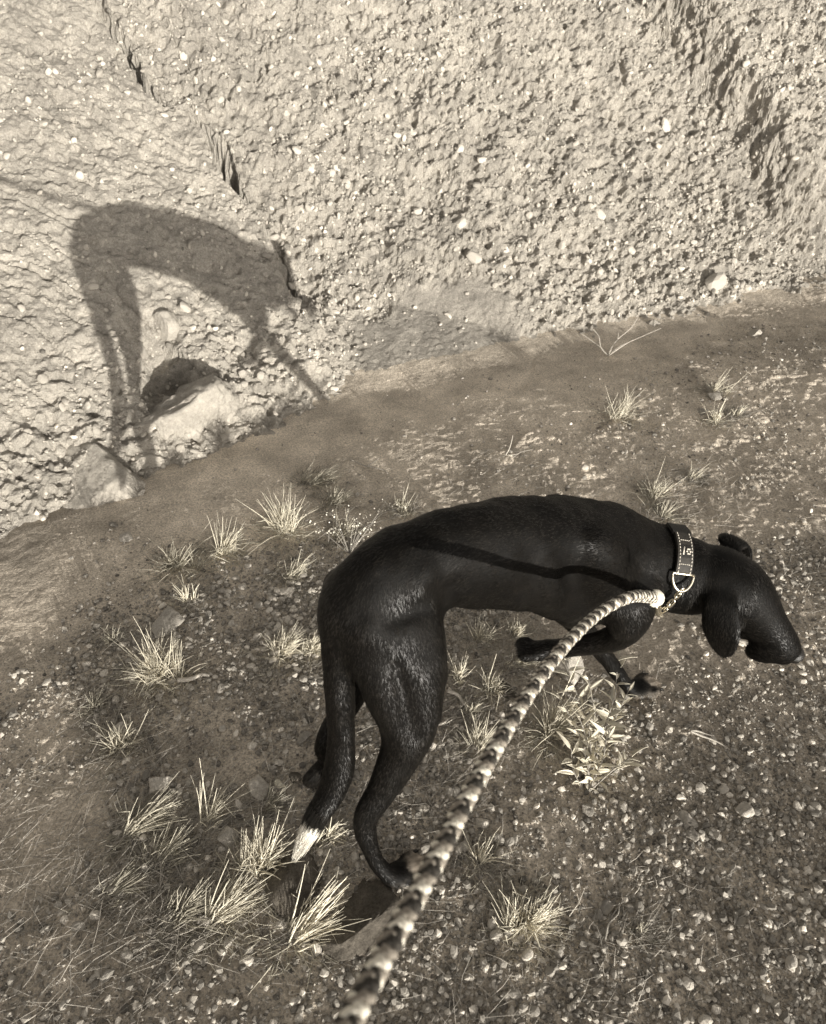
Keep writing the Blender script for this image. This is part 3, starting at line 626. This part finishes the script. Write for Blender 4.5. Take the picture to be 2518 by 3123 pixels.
# trunk, neck: x, y, z, half width, half height
TR = limb([(-.205, 0, .515, .022, .03), (-.19, 0, .520, .042, .055), (-.155, 0, .530, .056, .075), (-.11, 0, .547, .058, .082), (-.035, 0, .563, .055, .077), (.04, 0, .541, .063, .086), (.13, 0, .502, .071, .093),
      (.20, 0, .462, .074, .105), (.265, 0, .430, .070, .098), (.325, -.010, .407, .060, .082), (.372, -.030, .388, .056, .074), (.410, -.060, .383, .054, .068), (.435, -.085, .386, .050, .055)], 6, 24, flow=-1)
# head: skull, stop, muzzle
HD = limb([(.405, -.055, .388, .045, .05), (.432, -.083, .388, .058, .057), (.455, -.113, .378, .056, .053), (.470, -.142, .357, .041, .042), (.482, -.168, .334, .031, .033), (.497, -.204, .302, .027, .028), (.503, -.218, .292, .018, .02)], 5, 18, side=(1, .45, 0), flow=-1)
lump((.20, -.052, .49), (.055, .030, .085), (0, R(-25), 0)); lump((.20, .050, .48), (.055, .026, .08), (0, R(-25), 0))      # shoulder blades
lump((.285, -.045, .395), (.045, .035, .055)); lump((.285, .045, .395), (.045, .035, .055))                                 # points of the shoulder
lump((.24, 0, .36), (.075, .045, .05), (0, R(10), 0))                                                                        # breastbone
# hind legs
for s, fx, fy in ((-1, -.177, -.108), (1, -.215, .112)):
    limb([(-.125, s * .030, .535, .045, .070), (-.128, s * .052, .475, .046, .070), (-.126, s * .066, .41, .040, .058), (-.128, s * .075, .345, .034, .043), (-.145, s * .077, .285, .026, .033), (-.172, s * .076, .225, .019, .025),
          (-.197, s * .074, .178, .017, .023), (-.206, s * .077, .150, .015, .020), (-.203, s * .084, .105, .0135, .016), (fx - .018, s * .095, .055, .0135, .015), (fx - .004, fy, .026, .018, .016)])
    lump((fx + .012, fy, .020), (.032, .023, .017))
    for k, dy in enumerate((-.021, -.0075, .0075, .021)): lump((fx + .036 + (.008 if k in (1, 2) else 0), fy + dy, .0145), (.0175, .0088, .0125))
# planted far front leg
FL = [(.255, .055, .40, .034, .05), (.245, .055, .33, .028, .036), (.262, .050, .27, .022, .026), (.305, .040, .20, .018, .021), (.352, .030, .125, .0165, .018), (.375, .022, .085, .015, .0165), (.398, .010, .045, .0145, .015), (.41, .004, .025, .019, .016)]
limb(FL); fx, fy = .428, -.002
lump((fx, fy, .020), (.030, .023, .016))
for k, dy in enumerate((-.021, -.0075, .0075, .021)): lump((fx + .026 + (.008 if k in (1, 2) else 0), fy + dy, .014), (.0175, .0088, .0125))
# lifted near front leg, folded back
limb([(.265, -.055, .41, .034, .05), (.285, -.062, .345, .030, .040), (.280, -.052, .302, .026, .030), (.258, -.022, .262, .021, .024), (.234, .012, .232, .017, .019), (.220, .030, .216, .0165, .018), (.205, .040, .212, .018, .016)])
lump((.196, .044, .210), (.026, .019, .016), (0, R(-14), R(-38)))
for dy in (-.018, -.006, .006, .018): lump((.176 + dy * .45, .056 + dy * .8, .212), (.016, .0085, .011), (0, R(-14), R(-38)))
# tail
tl = []
for (px, py, lat, r0) in ((1052, 1835, .0, .036), (1034, 1890, -.002, .032), (1031, 1960, -.005, .0280), (1031, 2050, -.01, .0248), (1038, 2180, -.018, .0228), (1038, 2310, -.026, .0222), (1020, 2395, -.032, .0215), (987, 2460, -.038, .0195), (955, 2510, -.042, .0155)):
    q = dogpx(px, py, lat); tl.append((*q, r0, r0))
TL = limb(tl, 6, 14)
# ears: flat drooping flaps
def ear(pts, n=14): limb(pts, 5, n, side=EARS)
EARS = (.35, -.3, -.2)
limb([(.402, -.118, .408, .020, .009), (.392, -.136, .390, .029, .009), (.392, -.150, .352, .031, .008), (.402, -.156, .312, .023, .007), (.410, -.156, .284, .009, .004)], 5, 14, side=(.43, -.9, 0))
limb([(.474, -.060, .428, .020, .009), (.497, -.052, .420, .029, .009), (.513, -.058, .382, .029, .008), (.514, -.066, .340, .020, .007), (.510, -.070, .316, .008, .004)], 5, 14, side=(.43, -.9, 0))
lump((.435, -.122, .352), (.030, .036, .032)); lump((.478, -.104, .352), (.030, .036, .032))                # cheeks
lump((.448, -.136, .398), (.014, .018, .012)); lump((.480, -.122, .398), (.014, .018, .012))                # brows
lump((.473, -.190, .298), (.016, .040, .020), (R(-38), 0, R(22))); lump((.502, -.178, .300), (.016, .040, .020), (R(-38), 0, R(22)))   # flews
lump((.476, -.150, .312), (.022, .055, .016), (R(-32), 0, R(22)))                                            # lower jaw
tmp = bpy.data.objects.new('tmp', parts.mesh('tmp')); COL.objects.link(tmp)
md = tmp.modifiers.new('r', 'REMESH'); md.mode = 'VOXEL'; md.voxel_size = 0.0042; md.use_smooth_shade = True
md = tmp.modifiers.new('s', 'SMOOTH'); md.factor = 0.5; md.iterations = 6
ev = tmp.evaluated_get(bpy.context.evaluated_depsgraph_get()); em = ev.to_mesh()
DV = np.empty(len(em.vertices) * 3, np.float32); em.vertices.foreach_get('co', DV); DV = DV.reshape(-1, 3).astype(float)
DF = np.array([tuple(q.vertices) for q in em.polygons if len(q.vertices) == 4], int); ev.to_mesh_clear()
tmpm = tmp.data; bpy.data.objects.remove(tmp); bpy.data.meshes.remove(tmpm)
E_ = np.vstack([DF[:, [0, 1]], DF[:, [1, 2]], DF[:, [2, 3]], DF[:, [3, 0]]]); dg_ = np.bincount(E_[:, 0], minlength=len(DV))[:, None]
wt_ = (ss(.16, .34, DV[:, 2]) * ss(.085, .125, np.linalg.norm((DV - [.450, -.125, .36]) * [1, .8, .8], axis=1)) * ss(.05, .08, np.linalg.norm(DV - [.19, .048, .212], axis=1)) * .6)[:, None]           # soften the joints of trunk and thighs, keep paws and head
for _ in range(32):
    a_ = np.stack([np.bincount(E_[:, 0], DV[E_[:, 1], k], len(DV)) for k in range(3)], 1) / np.maximum(dg_, 1); DV = DV + wt_ * (a_ - DV)
# muscles and skin: low relief
fn = np.cross(DV[DF[:, 1]] - DV[DF[:, 0]], DV[DF[:, 2]] - DV[DF[:, 0]]); vn = np.zeros_like(DV)
for k in range(4): np.add.at(vn, DF[:, k], fn)
vn = nrm(vn)
tk = ss(.28, .40, DV[:, 2]) * (DV[:, 0] < .36)
DV = DV + vn * (0.0030 * fbm3(DV, 0.08, 2, 91) + tk * 0.0030 * fbm3(DV * [1, 1, .4], 0.035, 2, 93))[:, None]
def seg_bump(a, b, rad, amt):
    """raise (or press in, amt < 0) the skin along a line on both flanks"""
    global DV
    Q = DV.copy(); Q[:, 1] = -np.abs(Q[:, 1]); a = np.array(a); b = np.array(b); ab = b - a; t = np.clip((Q - a) @ ab / (ab @ ab), 0, 1); d = np.linalg.norm(Q - a - t[:, None] * ab, axis=1)
    DV = DV + vn * (amt * np.exp(-(d / rad) ** 2) * (np.abs(DV[:, 1]) > .008))[:, None]
seg_bump((.115, -.075, .555), (.205, -.07, .375), .020, -.0075)          # hollow behind the shoulder
seg_bump((.175, -.075, .555), (.255, -.075, .42), .022, .006)            # shoulder blade ridge
seg_bump((.30, -.07, .41), (.245, -.07, .34), .024, .006)                # upper arm
seg_bump((.245, -.055, .50), (.315, -.055, .42), .014, -.005)            # hollow before the shoulder
seg_bump((-.085, -.055, .60), (-.10, -.06, .59), .020, .0065)            # hip bone
seg_bump((-.165, -.055, .555), (-.18, -.055, .545), .016, .005)          # seat bone
seg_bump((-.055, -.05, .56), (-.075, -.075, .45), .018, -.006)           # hollow of the flank
seg_bump((-.150, -.09, .50), (-.135, -.10, .37), .012, -.0055)           # groove down the thigh
seg_bump((-.105, -.10, .47), (-.100, -.105, .38), .022, .005)
seg_bump((-.150, -.085, .30), (-.185, -.082, .22), .008, -.003)          # between shin and tendon
for k in range(5): seg_bump((.005 + .024 * k, -.055, .585 - .010 * k), (.028 + .026 * k, -.075, .50 - .014 * k), .0075, .0016)   # ribs
fn = np.cross(DV[DF[:, 1]] - DV[DF[:, 0]], DV[DF[:, 2]] - DV[DF[:, 0]])
def white_mask(P):
    """white toes and chest blaze"""
    m = np.zeros(len(P))
    for (c, r0) in (((.462, -.002, .012), .022), ((-.132, -.108, .014), .024), ((-.17, .112, .012), .024), ((.335, .0, .33), .0)):
        if r0: m = np.maximum(m, ss(r0 * 1.15, r0 * .7, np.linalg.norm(P - np.array(c), axis=1) + .006 * fbm3(P, .008, 1, 8)))
    m = np.maximum(m, .35 * ss(.03, .012, P[:, 2]) * ss(-.1, .3, fbm3(P, .01, 2, 9)))
    return m
tn = np.clip(1 + .35 * fbm3(DV, .12, 2, 95), .4, 2) + 125 * white_mask(DV)
body = link('body', npmesh('body', DV, DF, True, tn), M['fur'], dog)
# coat: short hairs that lie along the body
AX = np.vstack(AXES)
def strands(name, n, L, wd, sel, m, lift=.16, parent=None, jit=.22, toneof=None):
    c = DV[DF].mean(1); ar = np.linalg.norm(fn, axis=1) * sel(c); f = rng.choice(len(DF), n, p=ar / ar.sum())
    wt = rng.dirichlet((1, 1, 1, 1), n); p = np.einsum('nk,nkj->nj', wt, DV[DF[f]]); nn = nrm(fn[f])
    T = np.empty_like(p)
    for i in range(0, n, 4000):
        d = ((p[i:i + 4000, None] - AX[None, :, :3]) ** 2).sum(2); T[i:i + 4000] = AX[d.argmin(1), 3:]
    T = T + rng.normal(0, jit, T.shape) + np.array([0, 0, -.25]); T = nrm(T - np.sum(T * nn, 1, keepdims=True) * nn); d = nrm(T + lift * rng.uniform(.5, 1.6, (n, 1)) * nn)
    sd = np.cross(nn, d) * wd; l = L * rng.uniform(.6, 1.3, (n, 1)); b0 = p - nn * .0008
    V = np.stack([b0 - sd, b0 + sd, b0 + d * l * .55 + sd * .6, b0 + d * l, b0 + d * l * .55 - sd * .6], 1).reshape(-1, 3)
    k = np.arange(n)[:, None] * 5; F = np.vstack([k + [0, 1, 2], k + [0, 2, 4], k + [4, 2, 3]])
    t = np.repeat(rng.uniform(.5, 1.6, n) + 40 * white_mask(p), 5)
    o = link(name, npmesh(name, V, F, False, t), m, parent); tag(o, kind='stuff'); return o
strands('coat', 105000, .0100, .00045, lambda c: 1.0 + 0 * c[:, 0], M['hair'], parent=dog)
# white brush at the tip of the tail
q0 = TL[-1, :3]; q1 = dogpx(903, 2612, -.05); ax = q1 - q0; acc = Acc(); r = np.random.default_rng(8); sd0 = nrm(np.cross(ax, [0, 1, .2])); up0 = nrm(np.cross(ax, sd0))
core = catmull([np.r_[q0 - ax * .12, .0135], np.r_[q0 + ax * .18, .0160], np.r_[q0 + ax * .45, .0125], np.r_[q0 + ax * .75, .0045], np.r_[q1, .0006]], 5); V, F = tube(core[:, :3], core[:, 3], 12); acc.add(V, F)
for i in range(900):
    s = r.uniform(-.12, .7); a = r.uniform(0, 2 * np.pi); rr = np.interp(s, [-.12, .18, .45, .75], [.0138, .0161, .0128, .006]); o_ = (sd0 * math.cos(a) + up0 * math.sin(a))
    b0 = q0 + ax * s + o_ * rr; d = nrm(ax) - o_ * .12 + r.normal(0, .07, 3); blade(acc, b0, d, r.uniform(.018, .034), .00045, -o_ * .1, 1.0, 2)
dk = Acc()
for i in range(420):
    s__ = r.uniform(-.50, -.16); a = r.uniform(0, 2 * np.pi); o_ = (sd0 * math.cos(a) + up0 * math.sin(a)); b0 = q0 + ax * s__ + o_ * np.interp(s__, [-.45, .0], [.018, .0150])
    blade(dk, b0, nrm(ax) + o_ * .05 + r.normal(0, .07, 3), r.uniform(.016, .034), .0005, -o_ * .1, 1.0, 2)
tag(link('tail_hair', dk.mesh('tail_hair'), M['hair'], dog), kind='stuff')
link('tail_tip', acc.mesh('tail_tip'), M['white_hair'], dog)['label'] = 'white brush at the tip of the tail'
V, F = ICO3; link('nose', npmesh('nose', V * [.017, .014, .013] * (1 + .1 * fbm3(V, .6, 2, 5))[:, None] + [.502, -.217, .301], F), M['nose'], dog)
for s, c in ((-1, (.432, -.148, .384)), (1, (.500, -.118, .384))): link('eye', npmesh('eye', V * .0095 + np.array(c), F), M['nose'], dog)
def claws(cx, cy, cz, sg=1):
    for dy in (-.021, -.0075, .0075, .021):
        P = np.array([[cx, cy + dy, cz + .003], [cx + .008, cy + dy * 1.05, cz + .001], [cx + .013, cy + dy * 1.08, cz - .006]]); V, F = tube(P, np.array([.0032, .0026, .0008]), 6); link('claw', npmesh('claw', V, F), M['nose'], dog)
claws(.468, -.002, .012); claws(-.128, -.108, .012); claws(-.166, .112, .012)

# ================================================================ COLLAR
CX = .362; ci = int(np.argmin(np.abs(TR[:, 0] - CX))); cc = TR[ci, :3]; ca = nrm(TR[ci + 2, :3] - TR[ci - 2, :3]); ca = nrm(ca + np.array([.25, 0, 0]))
cS = nrm(np.array([0, -1.0, 0]) - ca * (-ca[1])); cU = nrm(np.cross(cS, ca)); cU = cU * np.sign(cU[2]); hw, hd = TR[ci, 3] + .0045, TR[ci, 4] + .0035
def ringp(phi, off=0.0, ax=0.0):
    c, s = math.cos(phi), math.sin(phi); nn = nrm(cS * c / hw + cU * s / hd); return cc + cS * hw * c + cU * hd * s + nn * off + ca * ax, nn
cw = dogW(cc); collar = empty('dog_collar', cw); tag(collar, 'dark leather collar with pale stitching and a chain loop around the neck', 'collar')
def cloc(P): return dogW(np.asarray(P)) - cw
def band(name, p0, p1, wid, th, off, m, n=40, parent=None):
    V = []
    for ph in np.linspace(p0, p1, n):
        for o_, a_ in ((off, -wid / 2), (off, wid / 2), (off + th, wid / 2 - .0008), (off + th, -wid / 2 + .0008)): V.append(ringp(ph, o_, a_)[0])
    F = []
    for i in range(n - 1):
        for k in range(4): A, B = i * 4 + k, i * 4 + (k + 1) % 4; F += [[A, B, B + 4], [A, B + 4, A + 4]]
    e = (n - 1) * 4; F += [[0, 2, 1], [0, 3, 2], [e, e + 1, e + 2], [e, e + 2, e + 3]]
    return link(name, npmesh(name, cloc(V), F, False), M[m], parent or collar)
band('strap', R(50), R(345), .026, .003, -.001, 'webbing', 60)
tab = band('leather_tab', R(26), R(80), .029, .0035, .0025, 'leather', 24)
band('badge', R(46), R(61), .021, .0012, .0058, 'webbing', 8, tab)
acc = Acc()
for sd in (-1, 1):
    for ph in np.arange(R(28), R(79), R(4.1)):
        a, _ = ringp(ph, .0066, sd * .0105); b_, _ = ringp(ph + R(2.5), .0066, sd * .0105); V, F = tube(cloc([a, (a + b_) / 2, b_]), .00075, 5); acc.add(V, F)
for ph in (R(38), R(68)):
    for t in np.arange(-.008, .008, .0034):
        a, _ = ringp(ph, .0066, t); b_, _ = ringp(ph, .0066, t + .002); V, F = tube(cloc([a, (a + b_) / 2, b_]), .0007, 5); acc.add(V, F)
link('stitching', acc.mesh('stitching'), M['thread'], tab)
acc = Acc()                                             # small pale bone and flower on the badge
a, _ = ringp(R(49), .0078, -.0058); b_, _ = ringp(R(58.5), .0078, -.0040); V, F = tube(cloc([a, (a + b_) / 2, b_]), .0011, 6); acc.add(V, F)
for k in range(6):
    a_ = k * math.pi / 3; q = ringp(R(53.5) + .055 * math.sin(a_), .0078, .0034 + .0029 * math.cos(a_))[0]; acc.add(ICO2[0] * .0015 + cloc(q), ICO2[1])
link('emblem', acc.mesh('emblem'), M['thread'], tab)
for k, (p0, p1) in enumerate(((R(80), R(102)),)): band('loop', p0, p1, .034, .005, .0015, 'webbing', 10)
# D ring
ph0 = R(27); c0, n0 = ringp(ph0, .006); dn2 = -nrm(ringp(ph0 + .05, 0)[0] - ringp(ph0 - .05, 0)[0])
P = [c0 + ca * .0185 * math.cos(t) + dn2 * .027 * max(math.sin(t), 0) + n0 * .004 * math.sin(t) for t in np.linspace(0, math.pi, 20)] + [c0 - ca * .009, c0 + ca * .009]
P.append(P[0]); V, F = tube(cloc(P), .0021, 8); link('ring', npmesh('ring', V, F), M['steel'], collar)
# chain
cp = [c0 + dn2 * .024 + n0 * .006] + [ringp(R(a), .008, x)[0] for a, x in ((-2, .0), (-11, -.002), (-20, -.004), (-28, -.007))]
chain = catmull(cp, 8); dl = np.r_[0, np.cumsum(np.linalg.norm(np.diff(chain, axis=0), axis=1))]
lk = []
for i in range(16): a_ = i * 2 * math.pi / 16; x_c = math.cos(a_); lk.append([.0052 * x_c + .003 * np.sign(x_c) * (abs(x_c) > .2), .0036 * math.sin(a_), 0])
lk.append(lk[0]); V, F = tube(lk, .0013, 6, False); LK = npmesh('link', V, F); LK.materials.append(M['steel'])
for i, s in enumerate(np.arange(.004, dl[-1], .0098)):
    q = np.array([np.interp(s, dl, chain[:, k]) for k in range(3)]); t = np.array([np.interp(min(s + .003, dl[-1]), dl, chain[:, k]) for k in range(3)]) - np.array([np.interp(max(s - .003, 0), dl, chain[:, k]) for k in range(3)])
    tw = Vector(dogW(q + t) - dogW(q)); o = bpy.data.objects.new('link', LK); COL.objects.link(o); o.parent = collar
    o.matrix_local = Matrix.Translation(Vector(cloc(q))) @ tw.to_track_quat('X', 'Z').to_matrix().to_4x4() @ Matrix.Rotation(.6 + i * math.pi / 2, 4, 'X')
# short second run of chain around the throat
for i, a in enumerate(np.arange(-28, -120, -9.0)):
    q, nn = ringp(R(a), .003, -.007); q2, _ = ringp(R(a - 4), .003, -.007); tw = Vector(dogW(q2) - dogW(q)); o = bpy.data.objects.new('link', LK); COL.objects.link(o); o.parent = collar
    o.matrix_local = Matrix.Translation(Vector(cloc(q))) @ tw.to_track_quat('X', 'Z').to_matrix().to_4x4() @ Matrix.Rotation(.6 + i * math.pi / 2, 4, 'X')

# ================================================================ LEASH
ce_ = dogW(chain[-1]); z0 = float((ce_ - _C) @ _f)
LP = [(2000, 1824, z0 - .030), (1962, 1818, z0 - .10), (1915, 1823, z0 - .19), (1830, 1868, .97), (1728, 1962, .825), (1633, 2085, .73), (1537, 2235, .645), (1428, 2425, .565), (1334, 2610, .50), (1222, 2815, .44), (1118, 3010, .39), (990, 3300, .335), (860, 3750, .28), (700, 4300, .235)]
lpts = np.array([atdepth(*q) for q in LP]); lp = catmull(lpts, 30)
sl_ = np.r_[0, np.cumsum(np.linalg.norm(np.diff(lp, axis=0), axis=1))]; s_ = np.arange(0, sl_[-1], .0022); lp = np.stack([np.interp(s_, sl_, lp[:, k]) for k in range(3)], 1)
for _ in range(12): lp[1:-1] = (lp[:-2] + 2 * lp[1:-1] + lp[2:]) / 4
l0 = lp[0].copy(); leash = empty('rope_leash', l0); tag(leash, 'striped twisted rope leash running from the collar chain toward the viewer', 'leash')
T = nrm(np.gradient(lp, axis=0)); Sd = np.zeros_like(lp); s0 = nrm(np.cross(T[0], [0, 0, 1]))
for i in range(len(lp)): s0 = nrm(s0 - (s0 @ T[i]) * T[i]); Sd[i] = s0
Ub = np.cross(T, Sd); pitch = np.interp(s_, [0, .12, .35, .7], [.019, .021, .028, .034]); ph = np.cumsum(.0022 / pitch) * 2 * np.pi
flare = np.interp(s_, [0, .012, .05, .14, .30], [.8, 1.35, 1.35, 1.2, 1.0])
BR = (('rope_white', 'rope_mid', 'rope_dark', 'rope_mid'), ('rope_mid', 'rope_white', 'rope_dark', 'rope_dark'))
for sg in (0, 1):                                       # diamond braid: four strands each way round, passing over and under
    for k in range(4):
        a_ = (ph if sg == 0 else -ph) + k * np.pi / 2 + .4; rr = (.0037 + (.0006 if sg == 0 else -.0006) * np.cos(4 * ph)) * flare * .95
        c = lp - l0 + rr[:, None] * (Sd * np.cos(a_)[:, None] + Ub * np.sin(a_)[:, None])
        V, F = tube(c, flare * .95 * .0037 * (1 + .10 * vn2(s_ / .003, s_ * 0 + k, 3)), 8); link('strand', npmesh('strand', V, F), M[BR[sg][k]], leash)
# stitched whipping and snap hook at the dog's end
V, F = tube(np.array([l0 - T[0] * .006, l0, l0 + T[0] * .012, l0 + T[0] * .024]) - l0, np.array([.008, .0135, .0150, .0130]), 14); link('whipping', npmesh('whipping', V, F), M['rope_white'], leash)
tgt = ce_ - l0; P = catmull([np.array([0, 0, 0.0]), tgt * .45 + [0, 0, .003], tgt * .95, tgt * 1.1 + np.array([.004, 0, -.006]), tgt * .8 + np.array([0, 0, -.011]), tgt * .3 + np.array([0, 0, -.008])], 6)
V, F = tube(P, .0028, 8); link('snap_hook', npmesh('snap_hook', V, F), M['steel'], leash)
